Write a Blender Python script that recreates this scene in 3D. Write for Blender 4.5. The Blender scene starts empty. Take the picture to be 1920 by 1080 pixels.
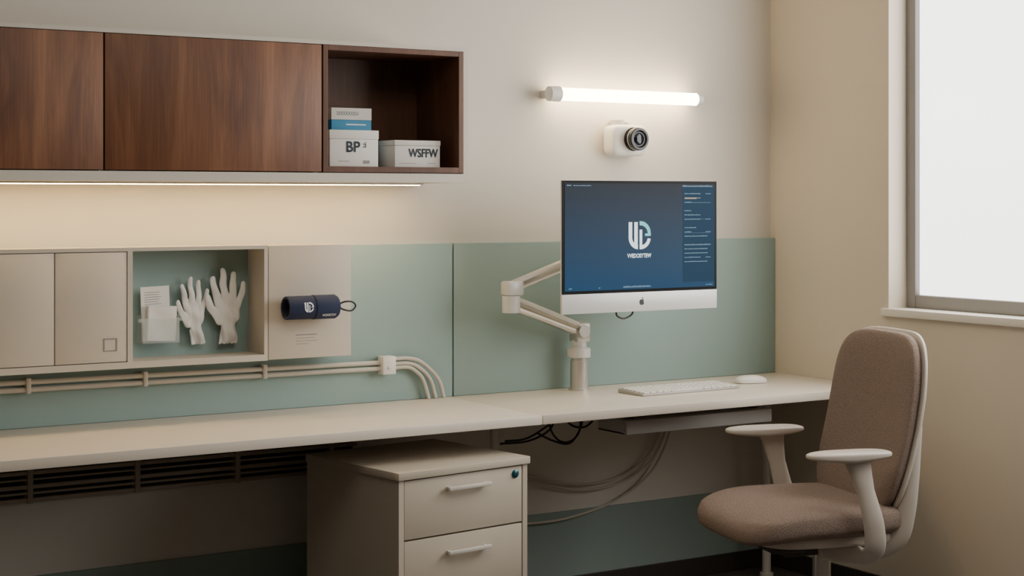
import bpy, bmesh, math, random
from mathutils import Vector, Matrix
random.seed(4)
S = bpy.context.scene
COL = S.collection
XF = Matrix.Identity(4)
LINKS = []

# ---------------------------------------------------------------- materials
def lin(c):
    r = []
    for v in c:
        v /= 255.0
        r.append(v/12.92 if v <= 0.04045 else ((v+0.055)/1.055)**2.4)
    return (r[0], r[1], r[2], 1.0)

def mat(name, rgb, rough=0.5, metal=0.0, var=0.04, nscale=6.0, bump=0.0, bscale=80.0, emit=None, estr=0.0, alpha=1.0, trans=0.0, stretch=(1,1,1), bdist=0.002, spec=0.5):
    m = bpy.data.materials.new(name); m.use_nodes = True
    nt = m.node_tree; b = nt.nodes['Principled BSDF']
    c = lin(rgb)
    tc = nt.nodes.new('ShaderNodeTexCoord'); mp = nt.nodes.new('ShaderNodeMapping')
    mp.inputs['Scale'].default_value = stretch
    nt.links.new(tc.outputs['Object'], mp.inputs['Vector'])
    n = nt.nodes.new('ShaderNodeTexNoise'); n.inputs['Scale'].default_value = nscale
    nt.links.new(mp.outputs['Vector'], n.inputs['Vector'])
    cr = nt.nodes.new('ShaderNodeValToRGB')
    cr.color_ramp.elements[0].position = 0.3; cr.color_ramp.elements[1].position = 0.7
    cr.color_ramp.elements[0].color = (c[0]*(1-var), c[1]*(1-var), c[2]*(1-var), 1)
    cr.color_ramp.elements[1].color = (min(1,c[0]*(1+var)), min(1,c[1]*(1+var)), min(1,c[2]*(1+var)), 1)
    nt.links.new(n.outputs['Fac'], cr.inputs['Fac'])
    nt.links.new(cr.outputs['Color'], b.inputs['Base Color'])
    b.inputs['Roughness'].default_value = rough
    b.inputs['Metallic'].default_value = metal
    b.inputs['Specular IOR Level'].default_value = spec
    if bump > 0:
        n2 = nt.nodes.new('ShaderNodeTexNoise'); n2.inputs['Scale'].default_value = bscale
        nt.links.new(tc.outputs['Object'], n2.inputs['Vector'])
        bp = nt.nodes.new('ShaderNodeBump'); bp.inputs['Strength'].default_value = bump
        bp.inputs['Distance'].default_value = bdist
        nt.links.new(n2.outputs['Fac'], bp.inputs['Height'])
        nt.links.new(bp.outputs['Normal'], b.inputs['Normal'])
    if emit:
        b.inputs['Emission Color'].default_value = lin(emit)
        b.inputs['Emission Strength'].default_value = estr
    if alpha < 1: b.inputs['Alpha'].default_value = alpha
    if trans > 0: b.inputs['Transmission Weight'].default_value = trans
    return m

def wood_mat(name, dark, mid, light, rough=0.5):
    m = bpy.data.materials.new(name); m.use_nodes = True
    nt = m.node_tree; b = nt.nodes['Principled BSDF']
    tc = nt.nodes.new('ShaderNodeTexCoord'); mp = nt.nodes.new('ShaderNodeMapping')
    mp.inputs['Scale'].default_value = (9, 9, 1.5)
    nt.links.new(tc.outputs['Object'], mp.inputs['Vector'])
    n = nt.nodes.new('ShaderNodeTexNoise'); n.inputs['Scale'].default_value = 1.0
    n.inputs['Detail'].default_value = 9; n.inputs['Distortion'].default_value = 0.9; n.inputs['Roughness'].default_value = 0.55
    nt.links.new(mp.outputs['Vector'], n.inputs['Vector'])
    cr = nt.nodes.new('ShaderNodeValToRGB')
    e = cr.color_ramp.elements
    e[0].position = 0.30; e[0].color = lin(dark)
    e[1].position = 0.70; e[1].color = lin(light)
    x = e.new(0.5); x.color = lin(mid)
    nt.links.new(n.outputs['Fac'], cr.inputs['Fac'])
    mp2 = nt.nodes.new('ShaderNodeMapping')
    mp2.inputs['Scale'].default_value = (230, 230, 7)
    nt.links.new(tc.outputs['Object'], mp2.inputs['Vector'])
    n2 = nt.nodes.new('ShaderNodeTexNoise'); n2.inputs['Scale'].default_value = 1.0; n2.inputs['Detail'].default_value = 4
    nt.links.new(mp2.outputs['Vector'], n2.inputs['Vector'])
    mr = nt.nodes.new('ShaderNodeMapRange')
    mr.inputs['From Min'].default_value = 0.3; mr.inputs['From Max'].default_value = 0.7
    mr.inputs['To Min'].default_value = 0.6; mr.inputs['To Max'].default_value = 1.1
    nt.links.new(n2.outputs['Fac'], mr.inputs['Value'])
    mx = nt.nodes.new('ShaderNodeMix'); mx.data_type = 'RGBA'; mx.blend_type = 'MULTIPLY'
    mx.inputs['Factor'].default_value = 0.6
    nt.links.new(cr.outputs['Color'], mx.inputs['A']); nt.links.new(mr.outputs['Result'], mx.inputs['B'])
    nt.links.new(mx.outputs['Result'], b.inputs['Base Color'])
    b.inputs['Roughness'].default_value = rough
    return m

M = {}
M['wall'] = mat('wall_paint', (214,208,198), 0.85, var=0.015, nscale=1.5, bump=0.05, bscale=200)
M['wallr'] = mat('wall_paint_warm', (212,200,181), 0.85, var=0.015, nscale=1.5, bump=0.05, bscale=200)
M['wallo'] = mat('wall_paint_room', (150,143,133), 0.85, var=0.015, nscale=1.5)
M['ceil'] = mat('ceiling_paint', (215,210,200), 0.9, var=0.01)
M['floor'] = mat('floor_vinyl', (80,73,68), 0.5, var=0.08, nscale=20)
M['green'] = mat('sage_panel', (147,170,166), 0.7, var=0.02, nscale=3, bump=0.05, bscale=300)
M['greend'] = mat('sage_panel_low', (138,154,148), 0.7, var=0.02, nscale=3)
M['base'] = mat('dark_skirting', (48,42,38), 0.6, var=0.04)
M['desk'] = mat('desk_laminate', (220,210,196), 0.38, var=0.012, nscale=4)
M['cab'] = mat('beige_laminate', (202,192,177), 0.55, var=0.012, nscale=3)
M['cabwhite'] = mat('offwhite_frame', (210,203,191), 0.55, var=0.012, nscale=3)
M['ped'] = mat('beige_powder_steel', (190,179,162), 0.5, var=0.012, nscale=3)
M['gap'] = mat('dark_gap', (42,36,31), 0.8)
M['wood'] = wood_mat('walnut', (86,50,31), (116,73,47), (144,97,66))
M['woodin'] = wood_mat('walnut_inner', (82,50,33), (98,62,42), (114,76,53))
M['white'] = mat('white_plastic', (232,229,222), 0.4, var=0.01)
M['offw'] = mat('grey_white_plastic', (205,199,189), 0.42, var=0.01)
M['chrw'] = mat('chair_white_plastic', (200,191,180), 0.4, var=0.01)
M['alu'] = mat('brushed_aluminium', (205,202,196), 0.3, metal=0.7, var=0.02)
M['aluw'] = mat('silver_white_shell', (226,225,222), 0.35, metal=0.1, var=0.01)
M['kbase'] = mat('keyboard_base', (176,173,168), 0.4, metal=0.2, var=0.01)
M['chrome'] = mat('chrome', (212,210,206), 0.12, metal=1.0, var=0.01)
M['black'] = mat('black_plastic', (18,18,20), 0.3, var=0.05)
M['bezel'] = mat('black_bezel', (10,12,15), 0.4, var=0.02, spec=0.1)
M['dark'] = mat('dark_grey', (55,50,46), 0.55, var=0.05)
M['glassb'] = mat('lens_glass', (14,18,30), 0.05, var=0.02)
M['rubber'] = mat('black_cable', (28,26,25), 0.5, var=0.04)
M['cable'] = mat('white_cable', (200,194,182), 0.5, var=0.02)
M['cabled'] = mat('grey_cable', (190,181,166), 0.6, var=0.02)
M['tray'] = mat('grey_tray', (180,178,177), 0.4, metal=0.1, var=0.02)
M['grille'] = mat('taupe_grille', (158,145,128), 0.55, metal=0.1, var=0.03)
M['fabric'] = mat('taupe_fabric', (140,122,111), 0.95, var=0.30, nscale=340, bump=0.9, bscale=340, bdist=0.003)
M['navy'] = mat('navy_fabric', (32,42,72), 0.85, var=0.12, nscale=200, bump=0.3, bscale=400)
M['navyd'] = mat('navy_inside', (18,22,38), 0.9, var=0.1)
M['paper'] = mat('paper', (236,234,228), 0.8, var=0.01)
M['card'] = mat('white_card', (226,223,216), 0.7, var=0.012)
M['blue'] = mat('blue_card', (60,142,184), 0.6, var=0.03)
M['ink'] = mat('navy_ink', (30,46,62), 0.7)
M['inkg'] = mat('grey_ink', (146,142,136), 0.7)
M['glove'] = mat('latex_glove', (236,234,229), 0.65, var=0.02, nscale=20, bump=0.35, bscale=28, bdist=0.003)
M['acr'] = mat('clear_acrylic', (235,240,238), 0.1, var=0.0, alpha=0.22)
M['frame'] = mat('window_frame_grey', (146,143,140), 0.5, metal=0.2, var=0.02)
M['sill'] = mat('white_sill', (226,220,208), 0.5, var=0.01)
M['teal'] = mat('teal_lock', (40,90,100), 0.3, metal=0.5)
M['tube'] = mat('lamp_diffuser', (255,246,225), 0.5, emit=(255,228,184), estr=19.0)
M['led'] = mat('led_diffuser', (255,236,200), 0.5, emit=(255,218,156), estr=34.0)
M['scrw'] = mat('screen_white', (10,10,10), 0.5, emit=(235,248,250), estr=1.2)
M['scrt'] = mat('screen_teal', (10,10,10), 0.5, emit=(120,220,226), estr=0.9)
M['scrl'] = mat('screen_text', (10,10,10), 0.5, emit=(112,158,186), estr=0.6)
M['scry'] = mat('screen_amber', (10,10,10), 0.5, emit=(200,170,120), estr=0.6)
M['scrp'] = mat('screen_sidebar', (6,8,10), 0.6, emit=(40,78,106), estr=0.55, spec=0.1)
M['print'] = mat('white_print', (238,240,244), 0.7)
M['apple'] = mat('dark_logo', (40,40,42), 0.4)

def gradient_mat(name, c0, c1, strength, z0, z1, rough=0.25, spec=0.5):
    m = bpy.data.materials.new(name); m.use_nodes = True
    nt = m.node_tree; b = nt.nodes['Principled BSDF']
    tc = nt.nodes.new('ShaderNodeTexCoord'); sp = nt.nodes.new('ShaderNodeSeparateXYZ')
    nt.links.new(tc.outputs['Object'], sp.inputs[0])
    mr = nt.nodes.new('ShaderNodeMapRange')
    mr.inputs['From Min'].default_value = z0; mr.inputs['From Max'].default_value = z1
    nt.links.new(sp.outputs['Z'], mr.inputs['Value'])
    cr = nt.nodes.new('ShaderNodeValToRGB')
    cr.color_ramp.elements[0].color = lin(c0); cr.color_ramp.elements[1].color = lin(c1)
    nt.links.new(mr.outputs['Result'], cr.inputs['Fac'])
    b.inputs['Base Color'].default_value = (0.004,0.005,0.006,1)
    b.inputs['Roughness'].default_value = rough
    b.inputs['Specular IOR Level'].default_value = spec
    nt.links.new(cr.outputs['Color'], b.inputs['Emission Color'])
    b.inputs['Emission Strength'].default_value = strength
    return m
M['screen'] = gradient_mat('screen_gradient', (28,86,128), (12,34,54), 0.52, -0.17, 0.17, 0.3, 0.10)
M['pane'] = gradient_mat('daylight_pane', (244,243,240), (255,254,252), 3.4, -0.70, 0.0)

# ---------------------------------------------------------------- mesh helpers
def mk(name, bm, m, parent=None, smooth=False, label=None):
    bmesh.ops.recalc_face_normals(bm, faces=bm.faces)
    xs = [v.co for v in bm.verts]
    lo = Vector((min(c.x for c in xs), min(c.y for c in xs), min(c.z for c in xs)))
    hi = Vector((max(c.x for c in xs), max(c.y for c in xs), max(c.z for c in xs)))
    c = (lo+hi)/2
    bmesh.ops.translate(bm, verts=bm.verts, vec=-c)
    me = bpy.data.meshes.new(name); bm.to_mesh(me); bm.free()
    if smooth:
        me.polygons.foreach_set('use_smooth', [True]*len(me.polygons))
        try: me.set_sharp_from_angle(angle=math.radians(38))
        except Exception: pass
    me.materials.append(m)
    ob = bpy.data.objects.new(name, me); COL.objects.link(ob)
    ob.matrix_basis = XF @ Matrix.Translation(c)
    if parent: LINKS.append((ob, parent))
    if label: ob['label'] = label
    return ob

def root(name, loc, label, cat, group=None):
    e = bpy.data.objects.new(name, None); COL.objects.link(e)
    e.empty_display_size = 0.05
    e.matrix_basis = XF @ Matrix.Translation(Vector(loc))
    e['label'] = label; e['category'] = cat
    if group: e['group'] = group
    return e

def tag(ob, label, cat, group=None):
    ob['label'] = label; ob['category'] = cat
    if group: ob['group'] = group
    return ob
def struct(ob):
    ob['kind'] = 'structure'; return ob

def bbox(bm, x0, x1, y0, y1, z0, z1, bevel=0.0, seg=2):
    g = bmesh.ops.create_cube(bm, size=1.0)
    vs = g['verts']
    for v in vs:
        v.co = Vector(((x0+x1)/2 + v.co.x*(x1-x0), (y0+y1)/2 + v.co.y*(y1-y0), (z0+z1)/2 + v.co.z*(z1-z0)))
    if bevel > 0:
        es = set()
        for v in vs: es.update(v.link_edges)
        bmesh.ops.bevel(bm, geom=list(es), offset=bevel, segments=seg, profile=0.5, affect='EDGES')

def box(name, x0, x1, y0, y1, z0, z1, m, parent=None, bevel=0.0, seg=2, label=None):
    bm = bmesh.new(); bbox(bm, x0, x1, y0, y1, z0, z1, bevel, seg)
    return mk(name, bm, m, parent, smooth=bevel > 0, label=label)

def bcyl(bm, p0, p1, r0, r1=None, seg=32, caps=True):
    r1 = r0 if r1 is None else r1
    p0 = Vector(p0); p1 = Vector(p1); d = (p1-p0)
    q = Vector((0,0,1)).rotation_difference(d.normalized()).to_matrix()
    a = []; b = []
    for i in range(seg):
        t = 2*math.pi*i/seg
        o = q @ Vector((math.cos(t), math.sin(t), 0))
        a.append(bm.verts.new(p0+o*r0)); b.append(bm.verts.new(p1+o*r1))
    for i in range(seg):
        j = (i+1) % seg
        bm.faces.new((a[i], a[j], b[j], b[i]))
    if caps:
        bm.faces.new(a[::-1]); bm.faces.new(b)

def cyl(name, p0, p1, r0, m, parent=None, r1=None, seg=32, label=None):
    bm = bmesh.new(); bcyl(bm, p0, p1, r0, r1, seg)
    return mk(name, bm, m, parent, smooth=True, label=label)

def blathe(bm, o, axis, prof, seg=40):
    o = Vector(o); axis = Vector(axis).normalized()
    q = Vector((0,0,1)).rotation_difference(axis).to_matrix()
    rings = []
    for (d, r) in prof:
        ring = []
        for i in range(seg):
            t = 2*math.pi*i/seg
            ring.append(bm.verts.new(o + axis*d + q @ Vector((math.cos(t), math.sin(t), 0))*max(r, 1e-4)))
        rings.append(ring)
    for a, b in zip(rings[:-1], rings[1:]):
        for i in range(seg):
            j = (i+1) % seg
            bm.faces.new((a[i], a[j], b[j], b[i]))
    bm.faces.new(rings[0][::-1]); bm.faces.new(rings[-1])

def lathe(name, o, axis, prof, m, parent=None, seg=40, label=None):
    bm = bmesh.new(); blathe(bm, o, axis, prof, seg)
    return mk(name, bm, m, parent, smooth=True, label=label)

def catmull(pts, n=8):
    P = [Vector(p) for p in pts]
    P = [P[0]*2-P[1]] + P + [P[-1]*2-P[-2]]
    out = []
    for i in range(1, len(P)-2):
        for k in range(n):
            t = k/n
            out.append(0.5*((2*P[i]) + (P[i+1]-P[i-1])*t + (2*P[i-1]-5*P[i]+4*P[i+1]-P[i+2])*t*t + (3*P[i]-P[i-1]-3*P[i+1]+P[i+2])*t**3))
    out.append(P[-2]); return out

def btube(bm, pts, r, seg=12, smooth=8, ref=None, radii=None):
    C = catmull(pts, smooth) if smooth > 1 else [Vector(p) for p in pts]
    ra, rb = r if isinstance(r, tuple) else (r, r)
    n = len(C)
    def sc(i):
        if not radii: return (1, 1)
        f = i/(n-1)*(len(radii)-1); k = min(int(f), len(radii)-2); t = f-k
        a, b = radii[k], radii[k+1]
        if not isinstance(a, tuple): a = (a, a)
        if not isinstance(b, tuple): b = (b, b)
        return (a[0]*(1-t)+b[0]*t, a[1]*(1-t)+b[1]*t)
    T0 = (C[1]-C[0]).normalized()
    u = Vector(ref) if ref else (Vector((0,0,1)) if abs(T0.z) < 0.9 else Vector((1,0,0)))
    rings = []
    for i in range(n):
        T = (C[min(i+1, n-1)]-C[max(i-1, 0)]).normalized()
        if ref: u = Vector(ref)
        u = (u - T*u.dot(T)).normalized(); w = T.cross(u)
        s = sc(i); ring = []
        for k in range(seg):
            t = 2*math.pi*k/seg
            ring.append(bm.verts.new(C[i] + u*math.cos(t)*ra*s[0] + w*math.sin(t)*rb*s[1]))
        rings.append(ring)
    for a, b in zip(rings[:-1], rings[1:]):
        for i in range(seg):
            j = (i+1) % seg
            bm.faces.new((a[i], a[j], b[j], b[i]))
    bm.faces.new(rings[0][::-1]); bm.faces.new(rings[-1])

def tube(name, pts, r, m, parent=None, seg=12, smooth=8, ref=None, radii=None, label=None):
    bm = bmesh.new(); btube(bm, pts, r, seg, smooth, ref, radii)
    return mk(name, bm, m, parent, smooth=True, label=label)

def spow(v, e): return math.copysign(abs(v)**e, v)
def superell(name, c, a, b, cc, e1, e2, m, parent=None, nu=64, nv=32, deform=None, label=None, axis='Z'):
    bm = bmesh.new(); rings = []
    for j in range(1, nv):
        ph = -math.pi/2 + math.pi*j/nv
        ring = []
        for i in range(nu):
            t = 2*math.pi*i/nu
            x = a*spow(math.cos(ph), e1)*spow(math.cos(t), e2)
            y = b*spow(math.cos(ph), e1)*spow(math.sin(t), e2)
            z = cc*spow(math.sin(ph), e1)
            if axis == 'X': x, y, z = z, x, y
            v = Vector((x, y, z))
            if deform: v = deform(v)
            ring.append(bm.verts.new(v+Vector(c)))
        rings.append(ring)
    for p, q in zip(rings[:-1], rings[1:]):
        for i in range(nu):
            j = (i+1) % nu
            bm.faces.new((p[i], p[j], q[j], q[i]))
    bm.faces.new(rings[0][::-1]); bm.faces.new(rings[-1])
    return mk(name, bm, m, parent, smooth=True, label=label)

def text(name, s, x, y, z, size, m, parent=None, align='CENTER', width=None, warp=None, bold=0.0):
    cu = bpy.data.curves.new('t', 'FONT'); cu.body = s; cu.size = size
    cu.align_x = align; cu.align_y = 'CENTER'; cu.offset = bold
    o = bpy.data.objects.new('t', cu); COL.objects.link(o)
    me = bpy.data.meshes.new_from_object(o)
    bpy.data.objects.remove(o)
    bm = bmesh.new(); bm.from_mesh(me); bpy.data.meshes.remove(me)
    if width and len(bm.verts):
        w = max(v.co.x for v in bm.verts)-min(v.co.x for v in bm.verts)
        k = width/w
        for v in bm.verts: v.co.x *= k
    for v in bm.verts:
        co = Vector((x+v.co.x, y, z+v.co.y))
        v.co = warp(co) if warp else co
    return mk(name, bm, m, parent)

def rects(name, L, y, m, parent=None, warp=None):
    bm = bmesh.new()
    for (x0, x1, z0, z1) in L:
        co = [Vector((x0, y, z0)), Vector((x1, y, z0)), Vector((x1, y, z1)), Vector((x0, y, z1))]
        if warp: co = [warp(c) for c in co]
        bm.faces.new([bm.verts.new(c) for c in co])
    return mk(name, bm, m, parent)

def emblem(x0, z0, w, h, y, warp=None, part=0):
    """stylised joined U and C mark: 0 = U, 1 = stem with lower arc, 2 = upper arc with bar"""
    bm = bmesh.new()
    P = lambda a, b: Vector((x0+a*w, y, z0+b*h))
    def quad(pts, n=1):
        (a, b, c, d) = [Vector((p[0], 0, p[1])) for p in pts]
        for i in range(n):
            t0, t1 = i/n, (i+1)/n
            q = [a.lerp(d, t0), b.lerp(c, t0), b.lerp(c, t1), a.lerp(d, t1)]
            bm.faces.new([bm.verts.new(P(v.x, v.z)) for v in q])
    def arc(cx, cz, ri, ro, a0, a1, n=16, rz=None):
        ri2, ro2 = rz if rz else (ri, ro)
        for i in range(n):
            t0 = math.radians(a0+(a1-a0)*i/n); t1 = math.radians(a0+(a1-a0)*(i+1)/n)
            quad([(cx+ri*math.cos(t0), cz+ri2*math.sin(t0)), (cx+ro*math.cos(t0), cz+ro2*math.sin(t0)),
                  (cx+ro*math.cos(t1), cz+ro2*math.sin(t1)), (cx+ri*math.cos(t1), cz+ri2*math.sin(t1))])
    if part == 0:
        quad([(0,.42),(.16,.42),(.16,.97),(0,.97)], 6)
        quad([(.25,.19),(.41,.13),(.41,.97),(.25,.97)], 8)
        arc(.44,.42,.28,.44,180,266, rz=(.27,.42))
    elif part == 1:
        quad([(.49,0),(.61,0),(.61,.70),(.49,.70)], 8)
        arc(.54,.43,.32,.46,-92,-8, rz=(.29,.43))
    else:
        arc(.54,.56,.32,.46,0,97, rz=(.29,.44))
        quad([(.74,.47),(1.0,.47),(1.0,.56),(.74,.56)])
    if warp:
        for v in bm.verts: v.co = warp(v.co)
    return bm

# ================================================================= ROOM
RX = 4.20; WY = 4.80
struct(box('wall_back', -1.3, RX+0.11, WY, WY+0.1, 0, 2.7, M['wall']))
bm = bmesh.new()
bbox(bm, RX, RX+0.11, -1.3, 1.7, 0, 2.7)
bbox(bm, RX, RX+0.11, 4.178, WY, 0, 2.7)
bbox(bm, RX, RX+0.11, 1.7, 4.178, 0, 0.985)
bbox(bm, RX, RX+0.11, 1.7, 4.178, 2.45, 2.7)
struct(mk('wall_right', bm, M['wallr']))
struct(box('wall_left', -1.4, -1.3, -1.3, WY+0.1, 0, 2.7, M['wallo']))
struct(box('wall_front', -1.4, RX+0.11, -1.4, -1.3, 0, 2.7, M['wallo']))
struct(box('floor', -1.4, RX+0.11, -1.4, WY+0.1, -0.05, 0, M['floor']))
struct(box('ceiling', -1.4, RX+0.11, -1.4, WY+0.1, 2.7, 2.75, M['ceil']))
bm = bmesh.new(); bbox(bm, -1.3, RX, WY-0.012, WY, 0, 0.07, 0.003)
struct(mk('baseboard_back', bm, M['base']))
bm = bmesh.new(); bbox(bm, RX-0.012, RX, -1.3, WY-0.012, 0, 0.07, 0.003)
struct(mk('baseboard_right', bm, M['base']))
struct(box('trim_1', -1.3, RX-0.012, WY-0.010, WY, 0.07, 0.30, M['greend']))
w = root('window_1', (RX+0.11, 2.94, 1.01), '', 'window'); w['kind'] = 'structure'
del w['category']; del w['label']
bm = bmesh.new()
bbox(bm, RX+0.085, RX+0.125, 4.135, 4.178, 1.012, 2.45, 0.004)
bbox(bm, RX+0.085, RX+0.125, 1.7, 1.745, 1.012, 2.45, 0.004)
bbox(bm, RX+0.085, RX+0.125, 1.745, 4.135, 1.012, 1.058, 0.004)
bbox(bm, RX+0.085, RX+0.125, 1.745, 4.135, 2.405, 2.45, 0.004)
mk('window_frame', bm, M['frame'], w, smooth=True)
box('window_pane', RX+0.108, RX+0.114, 1.745, 4.135, 1.058, 2.405, M['pane'], w)
box('window_sill', RX-0.018, RX+0.11, 1.67, 4.20, 0.985, 1.012, M['sill'], w, bevel=0.003)

# ================================================================= GREEN PANELS
tag(box('wall_panel', 0.60, 2.780, WY-0.030, WY, 0.735, 1.246, M['green'], bevel=0.002), 'sage green fabric backsplash panel behind the beige wall storage', 'wall panel', 'sage green backsplash panels')
tag(box('wall_panel', 2.786, RX-0.002, WY-0.030, WY, 0.735, 1.246, M['green'], bevel=0.002), 'sage green backsplash panel behind the computer', 'wall panel', 'sage green backsplash panels')

# ================================================================= UPPER CABINET
FY = 4.50
r = root('wall_cabinet', (1.75, WY, 1.445), 'walnut-fronted wall cabinet with off-white casing and open cubby', 'wall cabinet')
TZ = 1.873
bm = bmesh.new()
bbox(bm, 0.80, 2.682, FY+0.002, WY, TZ-0.012, TZ)
bbox(bm, 0.80, 2.682, FY+0.002, WY, 1.446, 1.474)
bbox(bm, 2.664, 2.682, FY+0.002, WY, 1.474, TZ-0.012)
bbox(bm, 0.80, 0.818, FY+0.002, WY, 1.474, TZ-0.012)
bbox(bm, 0.818, 2.664, WY-0.012, WY, 1.474, TZ-0.012)
bbox(bm, 2.155, 2.171, FY+0.03, WY-0.012, 1.474, TZ-0.012)
bbox(bm, 1.492, 1.506, FY+0.03, WY-0.012, 1.474, TZ-0.012)
mk('casing', bm, M['cabwhite'], r, label='off-white laminate casing')
box('door', 0.820, 1.4965, FY, FY+0.02, 1.477, TZ-0.014, M['wood'], r, bevel=0.0012, label='walnut veneer door')
box('door', 1.5015, 2.168, FY, FY+0.02, 1.477, TZ-0.014, M['wood'], r, bevel=0.0012, label='walnut veneer door')
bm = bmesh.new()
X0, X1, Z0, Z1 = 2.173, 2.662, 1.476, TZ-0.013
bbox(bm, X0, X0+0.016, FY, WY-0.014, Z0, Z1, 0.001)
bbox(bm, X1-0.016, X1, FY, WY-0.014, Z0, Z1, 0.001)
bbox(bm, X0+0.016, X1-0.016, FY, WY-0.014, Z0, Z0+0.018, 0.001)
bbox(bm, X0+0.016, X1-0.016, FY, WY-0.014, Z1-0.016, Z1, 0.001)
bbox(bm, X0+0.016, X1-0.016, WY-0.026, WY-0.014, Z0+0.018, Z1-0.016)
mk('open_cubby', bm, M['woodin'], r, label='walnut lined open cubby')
led = root('under_cabinet_light', (1.72, 4.65, 1.446), 'slim warm LED strip light under the walnut wall cabinet', 'strip light')
box('housing', 0.84, 2.60, 4.645, 4.675, 1.440, 1.446, M['offw'], led)
box('diffuser', 0.85, 2.59, 4.650, 4.670, 1.4378, 1.4398, M['led'], led)

zf = Z0+0.018
b = root('storage_box', (2.303, 4.60, zf), 'white card box with dark BP lettering in the cubby', 'box')
box('carton', 2.222, 2.388, 4.555, 4.648, zf, zf+0.085, M['card'], b, bevel=0.001)
box('lid', 2.2205, 2.3895, 4.5535, 4.6495, zf+0.0853, zf+0.113, M['card'], b, bevel=0.001)
text('lettering', 'BP', 2.300, 4.5532, zf+0.060, 0.046, M['ink'], b, bold=0.0008)
text('lettering', ':i', 2.341, 4.5532, zf+0.068, 0.026, M['ink'], b, bold=0.0004)
rects('print_line', [(2.25,2.29,zf+0.016,zf+0.018)], 4.5545, M['inkg'], b)
rects('print_line', [(2.335,2.358,zf+0.010,zf+0.020)], 4.5545, M['inkg'], b)
b = root('carton', (2.35, 4.69, zf), 'tall white and blue carton standing behind the BP box', 'box')
box('sleeve', 2.279, 2.419, 4.66, 4.722, zf, zf+0.149, M['blue'], b, bevel=0.001, label='blue lower sleeve')
box('cap', 2.2785, 2.4195, 4.6595, 4.7225, zf+0.1495, zf+0.187, M['card'], b, bevel=0.001, label='white upper end')
text('lettering', 'DOOOOOOO-I', 2.335, 4.6591, zf+0.169, 0.016, M['ink'], b, width=0.075)
rects('print_line', [(2.33,2.40,zf+0.133,zf+0.137)], 4.6598, M['print'], b)
b = root('storage_box', (2.525, 4.60, zf), 'low white card box lettered WSFFW in the cubby', 'box')
box('carton', 2.444, 2.606, 4.55, 4.665, zf, zf+0.068, M['card'], b, bevel=0.001)
box('lid', 2.4425, 2.6075, 4.5485, 4.6665, zf+0.0685, zf+0.085, M['card'], b, bevel=0.001)
text('lettering', 'WSFFW', 2.545, 4.5482, zf+0.044, 0.037, M['ink'], b, width=0.106, bold=0.0007)
rects('print_line', [(2.46,2.52,zf+0.012,zf+0.0135)], 4.5495, M['inkg'], b)
rects('print_line', [(2.56,2.59,zf+0.012,zf+0.0135)], 4.5495, M['inkg'], b)

# ================================================================= LOWER WALL STORAGE
CY = 4.646; PY = WY-0.030
r = root('wall_storage_unit', (1.5, PY, 0.903), 'beige wall-mounted storage unit with doors and open niche', 'wall cabinet')
bm = bmesh.new()
bbox(bm, 0.85, 2.058, CY, PY, 1.243, 1.254)
bbox(bm, 0.85, 2.058, CY, PY, 0.903, 0.922)
bbox(bm, 2.046, 2.058, CY, PY, 0.922, 1.243)
bbox(bm, 0.85, 0.862, CY, PY, 0.922, 1.243)
bbox(bm, 1.6175, 1.633, CY, PY, 0.922, 1.243)
bbox(bm, 0.862, 1.6175, CY+0.03, PY, 0.922, 1.243)
mk('casing', bm, M['cab'], r)
box('door', 1.2, 1.4035, CY+0.002, CY+0.02, 0.924, 1.241, M['cab'], r, bevel=0.001)
box('door', 0.865, 1.197, CY+0.002, CY+0.02, 0.924, 1.241, M['cab'], r, bevel=0.001)
box('door', 1.4065, 1.616, CY+0.002, CY+0.02, 0.924, 1.241, M['cab'], r, bevel=0.001)
bm = bmesh.new()
bbox(bm, 1.547, 1.587, CY+0.0005, CY+0.002, 0.955, 0.958); bbox(bm, 1.547, 1.587, CY+0.0005, CY+0.002, 0.990, 0.993)
bbox(bm, 1.547, 1.550, CY+0.0005, CY+0.002, 0.958, 0.990); bbox(bm, 1.584, 1.587, CY+0.0005, CY+0.002, 0.958, 0.990)
mk('label_plate', bm, M['inkg'], r)
p = root('mounting_board', (2.2, PY, 0.905), 'beige board on the green panel with cuff hung on it', 'panel')
box('board', 2.0605, 2.340, CY, PY, 0.905, 1.253, M['cab'], p, bevel=0.001)
rects('print_lines', [(2.15,2.222,0.975,0.978),(2.15,2.215,0.966,0.9675),(2.15,2.225,0.957,0.9585),(2.15,2.195,0.948,0.9495)], CY-0.0004, M['inkg'], p)

# cuff
cz = 1.063; cyy = CY-0.037; R = 0.036
r = root('blood_pressure_cuff', (2.185, CY, cz), 'rolled navy fabric cuff with white emblem on beige board', 'blood pressure cuff')
bm = bmesh.new()
N = 48; T = []
for (x, rr) in [(2.100, R*0.80), (2.100, R*0.97), (2.103, R), (2.186, R), (2.187, R-0.0015), (2.189, R-0.0015), (2.190, R+0.0012), (2.262, R+0.0012), (2.27, R*0.9), (2.272, 0.001)]:
    T.append([bm.verts.new((x, cyy+rr*math.cos(2*math.pi*i/N), cz+rr*math.sin(2*math.pi*i/N))) for i in range(N)])
for a, c in zip(T[:-1], T[1:]):
    for i in range(N): bm.faces.new((a[i], a[(i+1)%N], c[(i+1)%N], c[i]))
bm.faces.new(T[-1])
inner = [bm.verts.new((2.16, cyy+R*0.8*math.cos(2*math.pi*i/N), cz+R*0.8*math.sin(2*math.pi*i/N))) for i in range(N)]
for i in range(N): bm.faces.new((T[0][i], T[0][(i+1)%N], inner[(i+1)%N], inner[i]))
bm.faces.new(inner)
mk('sleeve', bm, M['navy'], r, smooth=True)
pts = []
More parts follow.
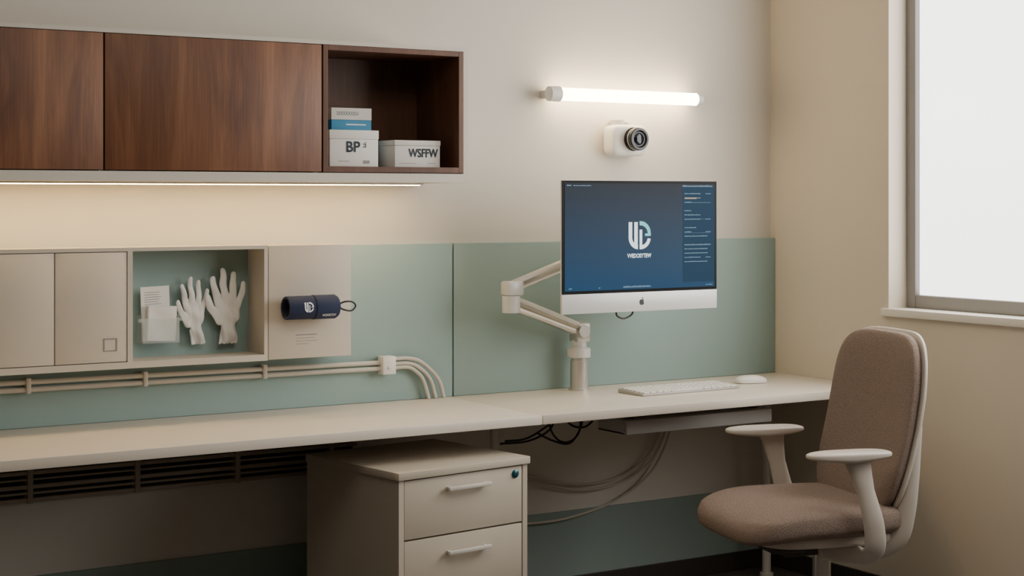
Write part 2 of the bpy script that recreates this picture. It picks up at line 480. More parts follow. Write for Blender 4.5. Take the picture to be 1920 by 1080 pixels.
for i in range(60):
    t = i/59*4*math.pi; q = R*0.72*(1-0.55*i/59)
    pts.append((2.106, cyy+q*math.cos(t), cz+q*math.sin(t)))
bm = bmesh.new()
pr = None
for pnt in pts:
    a = bm.verts.new(pnt); c = bm.verts.new((2.155, pnt[1], pnt[2]))
    if pr: bm.faces.new((pr[0], a, c, pr[1]))
    pr = (a, c)
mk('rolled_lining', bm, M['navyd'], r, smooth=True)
tube('loop', [(2.268, cyy-0.012, cz+0.004), (2.29, cyy-0.016, cz+0.014), (2.318, cyy-0.014, cz+0.013), (2.331, cyy-0.012, cz+0.0), (2.316, cyy-0.014, cz-0.014), (2.288, cyy-0.016, cz-0.010), (2.268, cyy-0.012, cz+0.002)], 0.0028, M['black'], r)
wr = lambda c: Vector((c.x, cyy-math.sqrt(max(0, (R+0.0008)**2-(c.z-cz)**2)), c.z))
wr2 = lambda c: Vector((c.x, cyy-math.sqrt(max(0, (R+0.0022)**2-(c.z-cz)**2)), c.z))
for k in range(3): mk('emblem', emblem(2.147, cz-0.013, 0.030, 0.031, 0, wr, k), M['print'], r)
text('lettering', 'WCDOSCTCW', 2.232, 0, cz-0.024, 0.010, M['print'], r, width=0.046, warp=wr2, bold=0.0002)

# niche contents
r = root('document_holder', (1.74, PY, 0.965), 'clear acrylic wall holder inside the green-backed niche', 'document holder')
bm = bmesh.new()
bbox(bm, 1.688, 1.800, PY-0.060, PY-0.057, 0.968, 1.040)
bbox(bm, 1.688, 1.800, PY-0.057, PY-0.001, 0.965, 0.968)
bbox(bm, 1.688, 1.690, PY-0.057, PY-0.001, 0.968, 1.050)
bbox(bm, 1.798, 1.800, PY-0.057, PY-0.001, 0.968, 1.050)
mk('acrylic_body', bm, M['acr'], r)
box('side_clip', 1.676, 1.688, PY-0.058, PY-0.05, 1.03, 1.04, M['acr'], r)
box('side_clip', 1.800, 1.830, PY-0.058, PY-0.05, 1.03, 1.04, M['acr'], r)
def sheet(name, x0, x1, y, z0, z1, tilt, thick, lab, lines, crumple=0.0):
    global XF
    XF = Matrix.Translation(((x0+x1)/2, y, z0)) @ Matrix.Rotation(math.radians(tilt), 4, 'Y')
    w2 = (x1-x0)/2; h = z1-z0
    e = root(name, (0,0,0), lab, 'paper')
    bm = bmesh.new(); bbox(bm, -w2, w2, 0, thick, 0, h)
    bmesh.ops.subdivide_edges(bm, edges=bm.edges, cuts=6, use_grid_fill=True)
    for v in bm.verts: v.co.y += crumple*math.sin(v.co.x*60+v.co.z*40)
    mk('pages', bm, M['paper'], e)
    if lines: rects('print_lines', [(-w2*0.75, w2*(0.2+0.5*random.random()), h-0.018-0.007*i, h-0.0165-0.007*i) for i in range(lines)], -0.0006-crumple, M['inkg'], e)
    XF = Matrix.Identity(4)
    return e
sheet('paper_leaflet', 1.695, 1.784, PY-0.030, 0.972, 1.134, -2, 0.002, 'printed white leaflet standing in the acrylic holder', 6)
sheet('tissue_pad', 1.703, 1.790, PY-0.052, 0.972, 1.076, 3, 0.016, 'thick stack of white wipes in the acrylic holder', 0, 0.0015)

def glove(x, zb, H, kx, lab, lean):
    bm = bmesh.new()
    def cap(p0, p1, r0, r1):
        p0 = Vector(p0)*H; p1 = Vector(p1)*H; r0 *= H; r1 *= H
        for k in range(15):
            t = k/14
            c = p0.lerp(p1, t); rr = r0+(r1-r0)*t
            bmesh.ops.create_icosphere(bm, subdivisions=2, radius=rr, matrix=Matrix.Translation(c))
        bcyl(bm, p0, p1, r0, r1, 16)
    cap((0.03+lean,0,0.10), (0.02,0,0.32), 0.11, 0.115)
    for i in range(9):
        cap((0.03+lean+(-0.125+0.031*i), 0, 0.012+0.010*(i%2)), (0.02+(-0.085+0.021*i), 0, 0.20), 0.026, 0.03)
    cap((-0.07,0,0.34), (-0.11,0,0.52), 0.095, 0.08)
    cap((0.01,0,0.32), (0.01,0,0.54), 0.12, 0.10)
    cap((0.08,0,0.34), (0.12,0,0.51), 0.095, 0.08)
    cap((-0.13,0,0.50), (-0.185,0.02,0.68), 0.062, 0.056); cap((-0.185,0.02,0.68), (-0.225,-0.01,0.85), 0.056, 0.045)
    cap((-0.035,0,0.54), (-0.06,-0.01,0.76), 0.064, 0.057); cap((-0.06,-0.01,0.76), (-0.075,0.0,0.955), 0.057, 0.045)
    cap((0.07,0,0.54), (0.085,-0.01,0.75), 0.062, 0.055); cap((0.085,-0.01,0.75), (0.088,0.01,0.905), 0.055, 0.044)
    cap((0.15,0,0.48), (0.215,0,0.65), 0.056, 0.049); cap((0.215,0,0.65), (0.25,-0.01,0.78), 0.049, 0.039)
    cap((-0.12,-0.02,0.31), (-0.26,-0.08,0.47), 0.072, 0.058); cap((-0.26,-0.08,0.47), (-0.325,-0.08,0.62), 0.058, 0.045)
    for v in bm.verts:
        v.co.x *= kx; v.co.y *= 0.38
    me = bpy.data.meshes.new('g'); bm.to_mesh(me); bm.free()
    o = bpy.data.objects.new('g', me); COL.objects.link(o)
    md = o.modifiers.new('r', 'REMESH'); md.mode = 'VOXEL'; md.voxel_size = 0.0014
    ms = o.modifiers.new('s', 'SMOOTH'); ms.iterations = 5; ms.factor = 0.5
    bpy.context.view_layer.update()
    dg = bpy.context.evaluated_depsgraph_get()
    me2 = bpy.data.meshes.new_from_object(o.evaluated_get(dg))
    bpy.data.objects.remove(o)
    bm = bmesh.new(); bm.from_mesh(me2)
    for v in bm.verts:
        c = v.co
        k = max(0, 1-c.z/(0.5*H))
        c.y += 0.0030*math.sin(c.x*210+c.z*35)*k + 0.0018*math.sin(c.z*120+c.x*70)
        c.x += 0.0016*math.sin(c.z*95)
        v.co = c + Vector((x, PY-0.024, zb))
    g = mk('disposable_glove', bm, M['glove'], smooth=True)
    return tag(g, lab, 'glove', 'gloves in the niche')
glove(1.860, 0.955, 0.206, 0.80, 'small white disposable glove hanging fingers up in niche', 0.05)
glove(1.968, 0.953, 0.232, 0.92, 'large white disposable glove hanging fingers up in niche', -0.02)

# ================================================================= CABLE RUN ON PANEL
r = root('cable_conduit', (1.7, PY, 0.85), 'pale twin cable conduit clipped along the green panel', 'cable conduit')
tube('conduit_pipe', [(0.62, PY-0.018, 0.870), (1.6, PY-0.018, 0.868), (2.5, PY-0.018, 0.864)], 0.0075, M['cable'], r, smooth=2)
tube('conduit_pipe', [(0.62, PY-0.018, 0.848), (1.6, PY-0.018, 0.847), (2.5, PY-0.018, 0.845)], 0.0075, M['cable'], r, smooth=2)
for x in (0.95, 1.352, 1.70, 2.085):
    box('pipe_clip', x, x+0.014, PY-0.030, PY, 0.836, 0.881, M['offw'], r, bevel=0.003)
bm = bmesh.new(); bbox(bm, 2.497, 2.545, PY-0.042, PY, 0.826, 0.885, 0.004); bcyl(bm, (2.521, PY-0.0425, 0.850), (2.521, PY-0.046, 0.850), 0.006, seg=16)
mk('junction_clamp', bm, M['white'], r, smooth=True)
for k, (zz, xe) in enumerate([(0.874, 2.735), (0.858, 2.705), (0.845, 2.678)]):
    tube('cable', [(2.545, PY-0.02, zz), (2.60, PY-0.02, zz-0.001), (2.65-0.01*k, PY-0.02, zz-0.016), (xe-0.022, PY-0.02, 0.80), (xe, PY-0.02, 0.737)], 0.0065, M['cable'], r)

# ================================================================= DESKS
DF = 4.207; DT = 0.735; DB = 0.706
def worktop_desk(lab, x0, x1, legs):
    r = root('desk', ((x0+x1)/2, 4.5, 0), lab, 'desk', 'off-white laminate desks')
    box('worktop', x0, x1, DF, PY, DB, DT, M['desk'], r, bevel=0.0025)
    for (lx, ly) in legs:
        bm = bmesh.new(); bcyl(bm, (lx, ly, 0.012), (lx, ly, DB), 0.016, seg=24)
        bcyl(bm, (lx, ly, DB-0.012), (lx, ly, DB-0.0005), 0.04, seg=24); bcyl(bm, (lx, ly, 0), (lx, ly, 0.012), 0.025, seg=24)
        mk('leg', bm, M['offw'], r, smooth=True)
    return r
worktop_desk('long off-white laminate desk along the green wall', 0.62, 2.7695, [(0.75, 4.66), (0.75, 4.30)])
worktop_desk('off-white laminate desk holding the computer and keyboard', 2.7715, RX-0.001, [(2.866, 4.64), (4.06, 4.66)])

# wall grille beneath desk
r = root('vent_grille', (1.5, WY, 0.60), 'taupe slatted vent grille fixed to the wall beneath desk', 'vent grille')
GZ0, GZ1 = 0.522, 0.668
box('back_plate', 0.60, 2.42, WY-0.006, WY, GZ0, GZ1, M['gap'], r)
for z, hh in ((GZ0, 0.012), (GZ0+0.022, 0.007), (GZ0+0.038, 0.012), (GZ0+0.062, 0.006), (GZ0+0.078, 0.012), (GZ0+0.104, 0.007), (GZ0+0.128, 0.012)):
    bm = bmesh.new(); bbox(bm, 0.60, 2.42, WY-0.040, WY-0.028, z, z+hh, 0.002)
    mk('slat', bm, M['grille'], r, smooth=True)
for x in (0.72, 1.04, 1.36, 1.68, 2.0, 2.32):
    box('bracket', x, x+0.016, WY-0.044, WY-0.006, GZ0-0.004, GZ1, M['grille'], r, bevel=0.002)

# pull-out tray under desk
r = root('pullout_tray', (3.45, 4.36, 0.63), 'grey pull-out keyboard tray fixed beneath the desk', 'keyboard tray')
bm = bmesh.new()
bbox(bm, 3.15, 3.765, 4.30, 4.45, 0.634, 0.642, 0.002); bbox(bm, 3.15, 3.765, 4.292, 4.306, 0.634, 0.680, 0.005)
bbox(bm, 3.15, 3.158, 4.306, 4.45, 0.634, 0.680, 0.002); bbox(bm, 3.757, 3.765, 4.306, 4.45, 0.634, 0.680, 0.002)
bbox(bm, 3.158, 3.757, 4.306, 4.45, 0.672, 0.680, 0.002)
mk('tray_body', bm, M['tray'], r, smooth=True)
for x in (3.19, 3.71):
    box('slide_rail', x, x+0.022, 4.33, 4.44, 0.680, DB, M['dark'], r)

def cbl(name, strands, rad, m, lab):
    rr = root(name, strands[0][0], lab, 'cables')
    for s in strands: tube('cable', s, rad, m, rr, seg=8)
    return rr
cbl('hanging_cables', [
    [(2.83,4.52,0.612),(2.90,4.50,0.618),(2.98,4.50,0.652),(3.06,4.50,0.70)],
    [(2.83,4.55,0.600),(2.92,4.52,0.606),(2.99,4.50,0.640),(3.02,4.5,0.70)],
    [(2.99,4.50,0.70),(2.995,4.50,0.64),(3.03,4.50,0.600),(3.075,4.50,0.596),(3.11,4.50,0.63),(3.112,4.50,0.70)],
    [(2.95,4.51,0.63),(3.00,4.50,0.604),(3.06,4.50,0.588),(3.10,4.51,0.605),(3.118,4.5,0.65),(3.12,4.5,0.70)],
    [(3.00,4.46,0.70),(3.05,4.46,0.655),(3.10,4.46,0.645),(3.14,4.47,0.66)]], 0.0036, M['rubber'], 'tangled black cables hanging beneath the desk')
cbl('wall_cables', [
    [(3.70,4.75,0.70),(3.685,4.76,0.60),(3.62,4.77,0.46),(3.49,4.775,0.385),(3.30,4.775,0.372),(3.08,4.775,0.423),(2.98,4.775,0.44)],
    [(3.68,4.75,0.70),(3.665,4.76,0.60),(3.60,4.77,0.475),(3.48,4.775,0.405),(3.30,4.775,0.392),(3.10,4.775,0.44),(2.98,4.775,0.46)],
    [(3.72,4.75,0.70),(3.70,4.76,0.58),(3.62,4.77,0.42),(3.467,4.775,0.325),(3.26,4.775,0.280),(3.08,4.775,0.277),(2.9,4.775,0.29)]], 0.0045, M['cabled'], 'grey cables sagging along the wall beneath the desk')

# ================================================================= PEDESTAL
XF = Matrix.Translation((2.224, 4.117, 0)) @ Matrix.Rotation(math.radians(8), 4, 'Z')
PW, PD, PH = 0.480, 0.47, 0.62
r = root('drawer_pedestal', (PW/2, PD/2, 0), 'beige steel drawer pedestal with lock under the desk', 'drawer unit')
box('top_plate', -0.006, PW+0.006, -0.008, PD, PH-0.022, PH, M['ped'], r, bevel=0.002)
bm = bmesh.new()
bbox(bm, 0, 0.018, 0, PD, 0.03, PH-0.0225); bbox(bm, PW-0.018, PW, 0, PD, 0.03, PH-0.0225)
bbox(bm, 0.018, PW-0.018, PD-0.01, PD, 0.03, PH-0.0225); bbox(bm, 0.018, PW-0.018, 0.02, PD-0.01, 0.03, 0.045)
mk('casing', bm, M['ped'], r)
for i, (a, c) in enumerate([(0.426, 0.594), (0.240, 0.421), (0.050, 0.235)]):
    d = box('drawer', 0.021, PW-0.021, 0.001, 0.30, a, c, M['ped'], r, bevel=0.0015)
    hz = c-0.036-0.012*(i > 0)
    bm = bmesh.new()
    bbox(bm, 0.165, 0.325, -0.024, -0.012, hz-0.006, hz+0.006, 0.003)
    bbox(bm, 0.172, 0.182, -0.014, 0.001, hz-0.004, hz+0.004); bbox(bm, 0.308, 0.318, -0.014, 0.001, hz-0.004, hz+0.004)
    mk('handle', bm, M['offw'], d, smooth=True)
    if i == 0:
        lathe('lock', (0.432, 0.001, 0.572), (0, -1, 0), [(0, 0.012), (0.004, 0.012), (0.005, 0.010), (0.007, 0.007), (0.0072, 0.0)], M['teal'], d)
for (x, y) in ((0.05, 0.05), (PW-0.05, 0.05), (0.05, PD-0.05), (PW-0.05, PD-0.05)):
    cyl('foot', (x, y, 0), (x, y, 0.03), 0.018, M['dark'], r, seg=20)
XF = Matrix.Identity(4)

# ================================================================= MONITOR ARM
ax, ay = 3.245, 4.70
r = root('monitor_arm', (ax, ay, DT), 'silver articulated monitor arm clamped to the desk', 'monitor arm')
lathe('post', (ax, ay, DT), (0,0,1), [(0,0.036),(0.006,0.036),(0.008,0.031),(0.10,0.031),(0.101,0.028),(0.112,0.028)], M['alu'], r)
lathe('collar', (ax, ay, DT+0.112), (0,0,1), [(0,0.036),(0.002,0.040),(0.030,0.040),(0.034,0.036),(0.036,0.026),(0.06,0.026)], M['aluw'], r)
bm = bmesh.new()
bbox(bm, ax-0.026, ax+0.030, ay-0.030, ay+0.026, DT+0.165, DT+0.235, 0.008)
bcyl(bm, (ax, ay-0.036, DT+0.205), (ax, ay+0.032, DT+0.205), 0.022, seg=28)
mk('lower_joint', bm, M['alu'], r, smooth=True)
EL = Vector((2.905, 4.60, 1.058))
tube('lower_arm', [(ax, ay-0.002, DT+0.205), tuple(Vector((ax, ay, DT+0.205)).lerp(EL+Vector((0,0,-0.01)), 0.5)), tuple(EL+Vector((0,0,-0.01)))], (0.021, 0.017), M['chrome'], r, seg=24, smooth=4, radii=[1.15, 1.0, 1.0, 1.1])
bm = bmesh.new()
btube(bm, [(ax-0.02, ay-0.012, DT+0.228), tuple(Vector((ax, ay-0.006, DT+0.222)).lerp(EL+Vector((0,0,0.012)), 0.5)), tuple(EL+Vector((0.01,0,0.008)))], (0.010, 0.019), seg=16, smooth=3)
mk('arm_cover', bm, M['aluw'], r, smooth=True)
bm = bmesh.new()
bcyl(bm, tuple(EL+Vector((0,0,-0.038))), tuple(EL+Vector((0,0,0.018))), 0.030, 0.030, seg=32)
bbox(bm, EL.x-0.026, EL.x+0.034, EL.y-0.028, EL.y+0.028, EL.z+0.018, EL.z+0.066, 0.008)
mk('elbow', bm, M['aluw'], r, smooth=True)
MT = Vector((3.31, 4.545, 1.25))
tube('upper_arm', [tuple(EL+Vector((0,0,0.046))), tuple((EL+Vector((0,0,0.046))).lerp(MT, 0.5)), tuple(MT)], (0.021, 0.018), M['alu'], r, seg=24, smooth=4)
bm = bmesh.new()
bcyl(bm, (MT.x, MT.y, MT.z-0.03), (MT.x, MT.y, MT.z+0.03), 0.024, seg=28)
bcyl(bm, (MT.x, MT.y, MT.z), (MT.x, 4.500, MT.z), 0.018, seg=24)
bbox(bm, MT.x-0.055, MT.x+0.055, 4.4935, 4.500, MT.z-0.055, MT.z+0.055, 0.002)
mk('mounting_head', bm, M['alu'], r, smooth=True)

# ================================================================= MONITOR
mx0, mx1, mz0, mz1, my = 3.004, 3.650, 1.018, 1.456, 4.45
r = root('computer_monitor', ((mx0+mx1)/2, my, mz0), 'slim silver all-in-one computer with glowing blue desktop', 'computer monitor')
bm = bmesh.new()
bbox(bm, mx0, mx1, my+0.0005, my+0.010, mz0, mz1, 0.004, 3)
g = bmesh.ops.create_uvsphere(bm, u_segments=48, v_segments=24, radius=1.0)
for v in g['verts']:
    v.co = Vector(((mx0+mx1)/2+v.co.x*0.30, my+0.009+max(0, v.co.y)*0.034, (mz0+mz1)/2+v.co.z*0.20))
mk('back_shell', bm, M['aluw'], r, smooth=True)
box('front_bezel', mx0+0.001, mx1-0.001, my-0.0015, my+0.001, 1.083, mz1-0.001, M['bezel'], r)
ch = box('chin', mx0, mx1, my-0.0018, my+0.001, mz0+0.0005, 1.0828, M['aluw'], r, bevel=0.0006)
sc = box('screen', mx0+0.011, mx1-0.011, my-0.0022, my-0.0012, 1.093, mz1-0.010, M['screen'], r)
sy = my-0.0026
lx0, lx1, lz0, lz1 = mx0+0.011, mx1-0.011, 1.093, mz1-0.010
mk('desktop_emblem', emblem(3.272, 1.226, 0.092, 0.094, sy, None, 0), M['scrw'], sc)
mk('desktop_emblem', emblem(3.272, 1.226, 0.092, 0.094, sy, None, 1), M['scrw'], sc)
mk('desktop_emblem', emblem(3.272, 1.226, 0.092, 0.094, sy, None, 2), M['scrt'], sc)
text('desktop_lettering', 'VVEDOSYTEW', 3.316, sy, 1.204, 0.019, M['scrw'], sc, width=0.100, bold=0.0005)
rects('sidebar', [(3.500, lx1, lz0+0.018, lz1-0.006)], my-0.0024, M['scrp'], sc)
L = []
def cluster(x, z, w, h, n):
    out = []; cx = x
    while cx < x+w:
        d = random.uniform(0.003, 0.009); out.append((cx, min(cx+d, x+w), z, z+h*random.uniform(0.7,1))); cx += d+0.0015
    return out
for i in range(17):
    if i in (3, 7, 11): continue
    z = lz1-0.035-0.0145*i
    L += cluster(3.508, z, random.choice([0.03,0.05,0.07,0.10]), 0.0032, 0)
    if i % 3 == 0: L += cluster(3.60, z, 0.022, 0.003, 0)
L += [(3.508, 3.622, lz1-0.0645, lz1-0.0635), (3.508, 3.622, lz1-0.120, lz1-0.1195), (3.508, 3.62, lz1-0.168, lz1-0.1675), (3.508, 3.62, lz1-0.21, lz1-0.2095)]
o = rects('sidebar_text', L, sy, M['scrl'], sc); o['kind'] = 'stuff'
rects('sidebar_highlight', [(3.508, 3.560, lz1-0.0515, lz1-0.0465)], sy-0.0003, M['scry'], sc)
L = cluster(lx0+0.008, lz1-0.009, 0.018, 0.004, 0) + cluster(lx0+0.034, lz1-0.009, 0.07, 0.003, 0) + cluster(3.50, lz1-0.010, 0.13, 0.0055, 0)
L += cluster(lx0+0.015, lz0+0.006, 0.012, 0.005, 0) + cluster(3.25, lz0+0.006, 0.115, 0.006, 0) + cluster(3.60, lz0+0.006, 0.03, 0.003, 0) + cluster(3.15, lz0+0.006, 0.006, 0.004, 0)
o = rects('menu_text', L, sy, M['scrl'], sc); o['kind'] = 'stuff'
bm = bmesh.new()
cx, czz, q = 3.327, 1.049, 0.0105
out = []
for i in range(48):
    t = 2*math.pi*i/48
    rr = q*(1-0.16*math.exp(-((t-math.pi/2)/0.35)**2) - 0.10*math.exp(-((t-3*math.pi/2)/0.3)**2))
    x = cx+rr*math.cos(t)*0.95; z = czz+rr*math.sin(t)
    d = math.hypot(x-(cx+q*1.12), z-(czz+q*0.15))
    if d < q*0.45:
        k = q*0.45/d; x = cx+q*1.12+(x-cx-q*1.12)*k; z = czz+q*0.15+(z-czz-q*0.15)*k
    out.append(bm.verts.new((x, my-0.0024, z)))
bm.faces.new(out)
lf = [bm.verts.new((cx+0.0005+0.0062*a, my-0.0024, czz+q*0.98+0.0062*c)) for a, c in ((0,0),(0.5,0.1),(0.8,0.5),(0.8,1.0),(0.3,0.85),(0.02,0.45))]
bm.faces.new(lf)
mk('chin_mark', bm, M['apple'], ch)
tube('cable_loop', [(3.24, 4.474, 1.022), (3.245, 4.476, 1.004), (3.275, 4.478, 0.994), (3.305, 4.476, 1.006), (3.31, 4.474, 1.024)], 0.003, M['rubber'], r, seg=8)

# ================================================================= KEYBOARD & MOUSE
XF = Matrix.Translation((3.312, 4.42, DT)) @ Matrix.Rotation(math.radians(1.5), 4, 'Z')
KW, KD = 0.425, 0.140
r = root('keyboard', (KW/2, KD/2, 0), 'slim white wireless keyboard lying on the desk', 'keyboard')
bm = bmesh.new(); bbox(bm, 0, KW, 0, KD, 0, 0.008, 0.003)
for v in bm.verts:
    if v.co.z > 0.005: v.co.z += 0.006*v.co.y/KD
mk('base', bm, M['kbase'], r, smooth=True)
key0 = None
for row in range(6):
    y0 = 0.006 + row*0.0217
    ws = [1]*16 if row else [1,1,1,1.2,5,1.2,1,1,1,1]
    tot = sum(ws); u = (KW-0.012)/tot; x = 0.006
    for wd in ws:
        zt = 0.0095+0.006*(y0+0.01)/KD
        if key0 is None or row == 0:
            key = box('key', x+0.0024, x+wd*u-0.0024, y0, y0+0.0168, zt-0.002, zt+0.0028, M['white'], r, bevel=0.0008, seg=1)
            if row and key0 is None: key0 = key
        else:
            key = key0.copy(); COL.objects.link(key)
            key.matrix_basis = XF @ Matrix.Translation((x+u/2, y0+0.0084, zt+0.0004))
            LINKS.append((key, r))
        x += wd*u
XF = Matrix.Translation((3.885, 4.545, DT)) @ Matrix.Rotation(math.radians(-14), 4, 'Z')
r = root('computer_mouse', (0, 0, 0), 'white low-profile wireless mouse on the desk', 'computer mouse')
def dm(v):
    v.z = max(v.z, -0.004)
    v.z += 0.004*(1-(v.x/0.06)**2) if v.z > 0 else 0
    return v
superell('mouse_body', (0,0,0.006), 0.060, 0.033, 0.018, 0.8, 0.75, M['white'], r, deform=dm)
box('mouse_sole', -0.045, 0.045, -0.022, 0.022, 0.0, 0.002, M['offw'], r)
XF = Matrix.Identity(4)

# ================================================================= WALL LAMP
ly, lz = 4.735, 1.757
r = root('wall_lamp', (3.47, WY, lz), 'glowing warm white tube lamp mounted on the wall', 'wall lamp')
cyl('tube_diffuser', (3.185, ly, lz), (3.785, ly, lz), 0.0225, M['tube'], r)
lathe('end_cap', (3.140, ly, lz), (1,0,0), [(0,0.020),(0.003,0.026),(0.03,0.027),(0.045,0.027),(0.0455,0.023)], M['white'], r)
lathe('end_cap', (3.785, ly, lz), (1,0,0), [(0,0.0235),(0.012,0.0235),(0.015,0.018),(0.028,0.016),(0.030,0.012)], M['white'], r)
box('wall_bracket', 3.150, 3.178, ly+0.01, WY, lz-0.014, lz+0.014, M['offw'], r, bevel=0.003)
box('wall_bracket', 3.787, 3.801, ly+0.005, WY, lz-0.012, lz+0.012, M['offw'], r, bevel=0.003)

# ================================================================= WALL CAMERA
r = root('security_camera', (3.485, WY, 1.60), 'white boxy wall camera with large black lens', 'camera')
superell('camera_body', (3.487, 4.762, 1.602), 0.076, 0.0375, 0.056, 0.35, 0.35, M['white'], r)
bm = bmesh.new()
bcyl(bm, (3.463, 4.775, 1.650), (3.463, 4.775, 1.675), 0.027, 0.025, seg=28); bcyl(bm, (3.495, 4.772, 1.65), (3.495, 4.772, 1.668), 0.016, 0.015, seg=24)
mk('top_knob', bm, M['tray'], r, smooth=True)
lo = (3.497, 4.732, 1.606)
lb = lathe('lens_barrel', lo, (0,-1,0), [(0,0.041),(0.010,0.042),(0.012,0.038),(0.026,0.038),(0.027,0.0405),(0.044,0.0405),(0.047,0.038),(0.047,0.031),(0.040,0.026),(0.038,0.0)], M['black'], r)
lathe('lens_ring', (lo[0], 4.7065, lo[2]), (0,-1,0), [(0,0.0395),(0.0005,0.0412),(0.003,0.0412),(0.0035,0.0395)], M['offw'], lb)
lathe('lens_glass', (lo[0], 4.695, lo[2]), (0,-1,0), [(0,0.025),(0.003,0.022),(0.006,0.014),(0.0075,0.0)], M['glassb'], lb)

# ================================================================= CHAIR
XF = Matrix.Translation((3.35, 3.68, 0)) @ Matrix.Rotation(math.radians(165), 4, 'Z')
r = root('office_chair', (-0.06, 0, 0), 'taupe fabric swivel office chair with pale plastic frame', 'office chair')
def dseat(v):
    f = max(0, (v.x-0.06)/0.21)
    v.z -= 0.030*f*f
    v.z += 0.012*(v.y/0.25)**2*(1 if v.z > 0 else 0.4)
    v.y *= 1-0.10*max(0, -v.x/0.27)
    return v
superell('seat', (0.0, 0, 0.466), 0.275, 0.255, 0.050, 0.62, 0.42, M['fabric'], r, deform=dseat, nu=96)
superell('seat_shell', (-0.02, 0, 0.420), 0.240, 0.215, 0.030, 0.6, 0.5, M['chrw'], r)
def bx(z): return -0.185-0.20*(z-0.5)-0.022*math.sin((z-0.5)*math.pi/0.5)
BZ = 0.736
def dback(off, curv):
    def f(v):
        z = v.z+BZ
        v.y *= 1-0.08*((z-BZ)/0.27)**2*(1 if z > BZ else 0.6)
        v.x += bx(z)+off+curv*(v.y/0.22)**2
        return v
    return f
superell('backrest', (0,0,BZ), 0.242, 0.262, 0.032, 0.62, 0.42, M['fabric'], r, deform=dback(0, 0.030), axis='X', nu=96)
superell('back_frame', (0,0,BZ), 0.253, 0.268, 0.014, 0.6, 0.42, M['chrw'], r, deform=dback(-0.028, 0.032), axis='X', nu=96)
for s in (1, -1):
    tube('frame_rail', [(-0.247, s*0.221, 0.74), (-0.228, s*0.223, 0.60), (-0.214, s*0.219, 0.49), (-0.192, s*0.202, 0.412), (-0.12, s*0.15, 0.368), (-0.02, s*0.07, 0.360)], (0.014, 0.025), M['chrw'], r, seg=16, ref=(0.3,1,0), radii=[0.7, 1, 1.1, 1.2, 1.1, 0.9])
    def da(v):
        v.y *= 1-0.12*abs(v.x/0.13)**2
        if v.z < 0: v.z *= 1.5*(1-0.5*abs(v.x/0.13))
        return v
    a = superell('armrest', (-0.004, s*0.268, 0.674), 0.130, 0.043, 0.014, 0.6, 0.62, M['chrw'], r, deform=da)
    tube('armrest_support', [(-0.030, s*0.268, 0.670), (-0.034, s*0.270, 0.644), (-0.052, s*0.276, 0.57), (-0.078, s*0.277, 0.47), (-0.088, s*0.25, 0.392), (-0.06, s*0.16, 0.370), (-0.02, s*0.06, 0.368)], (0.012, 0.027), M['chrw'], a, seg=20, ref=(0,1,0.001), radii=[(1.6,2.0), (1.25,1.4), (1,1), (1,1.2), (1.1,1.3), (1,1.1), (1,1)])
bm = bmesh.new(); bbox(bm, -0.13, 0.10, -0.07, 0.07, 0.350, 0.396, 0.01); bbox(bm, 0.05, 0.16, -0.12, 0.12, 0.374, 0.392, 0.006)
mk('tilt_mechanism', bm, M['dark'], r, smooth=True)
bm = bmesh.new(); bcyl(bm, (-0.02, -0.06, 0.38), (-0.02, -0.24, 0.375), 0.006, seg=12); bbox(bm, -0.035, 0.0, -0.27, -0.235, 0.370, 0.382, 0.004)
mk('height_lever', bm, M['offw'], r, smooth=True)
bm = bmesh.new(); bbox(bm, -0.316, -0.258, -0.21, -0.15, 0.56, 0.64, 0.014)
mk('lumbar_knob', bm, M['chrw'], r, smooth=True)
lathe('gas_column', (-0.06,0,0.08), (0,0,1), [(0,0.03),(0.15,0.03),(0.152,0.027),(0.273,0.027)], M['alu'], r)
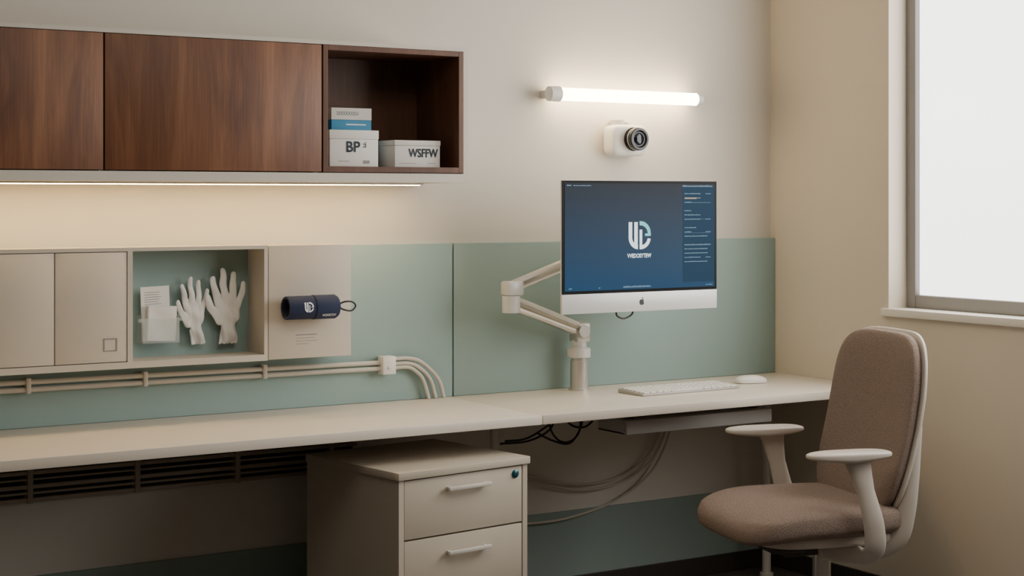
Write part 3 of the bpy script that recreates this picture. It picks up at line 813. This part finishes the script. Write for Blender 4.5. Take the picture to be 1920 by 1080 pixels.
for i in range(5):
    t = math.radians(72*i+20); d = Vector((math.cos(t), math.sin(t), 0)); o = Vector((-0.06,0,0))
    tube('base_leg', [o+Vector((0,0,0.11)), o+d*0.15+Vector((0,0,0.105)), o+d*0.29+Vector((0,0,0.082))], (0.015,0.024), M['alu'], r, seg=14, ref=(0,0,1), radii=[1.2,1,0.75])
    n = Vector((-d.y, d.x, 0)); c = o+d*0.29+Vector((0,0,0.0285))
    bm = bmesh.new()
    bcyl(bm, c-n*0.024, c-n*0.006, 0.0285, seg=24); bcyl(bm, c+n*0.006, c+n*0.024, 0.0285, seg=24)
    bcyl(bm, c-n*0.006, c+n*0.006, 0.012, seg=16); bcyl(bm, c, c+Vector((0,0,0.05)), 0.007, seg=12)
    mk('caster', bm, M['dark'], r, smooth=True)
XF = Matrix.Identity(4)

# ================================================================= parenting (keep world placement)
bpy.context.view_layer.update()
PB = {o.name: o.matrix_basis.copy() for o in bpy.data.objects}
for ch_, pa in LINKS:
    ch_.parent = pa
    ch_.matrix_parent_inverse = PB[pa.name].inverted()

# ================================================================= lights / world
def area(name, loc, rot, sx, sy_, power, col):
    l = bpy.data.lights.new(name, 'AREA'); l.shape = 'RECTANGLE'; l.size = sx; l.size_y = sy_; l.energy = power; l.color = col
    o = bpy.data.objects.new(name, l); COL.objects.link(o); o.location = loc; o.rotation_euler = [math.radians(a) for a in rot]
    return o
area('overhead_fill', (1.9, 2.5, 2.66), (0, 0, 0), 1.6, 1.2, 17, (1.0, 0.92, 0.80))  # added soft fill from above, out of view, not a known lamp
area('window_daylight', (RX+0.07, 3.0, 1.75), (0, 90, 0), 1.3, 2.2, 24, (1.0, 0.97, 0.92))
W = bpy.data.worlds.new('world'); S.world = W; W.use_nodes = True
bg = W.node_tree.nodes['Background']; bg.inputs[0].default_value = (1.0, 0.95, 0.88, 1); bg.inputs[1].default_value = 0.5
S.view_settings.view_transform = 'AgX'
S.view_settings.look = 'AgX - Base Contrast'
S.view_settings.exposure = 0.3

# ================================================================= camera
cam = bpy.data.cameras.new('camera'); co = bpy.data.objects.new('camera', cam); COL.objects.link(co)
cam.sensor_width = 36; cam.lens = 3096/1920*36; cam.shift_y = -(540-370)/1920; cam.clip_start = 0.05
co.location = (0, 0, 1.40); co.rotation_euler = (math.radians(90), 0, math.radians(-32.3))
S.camera = co
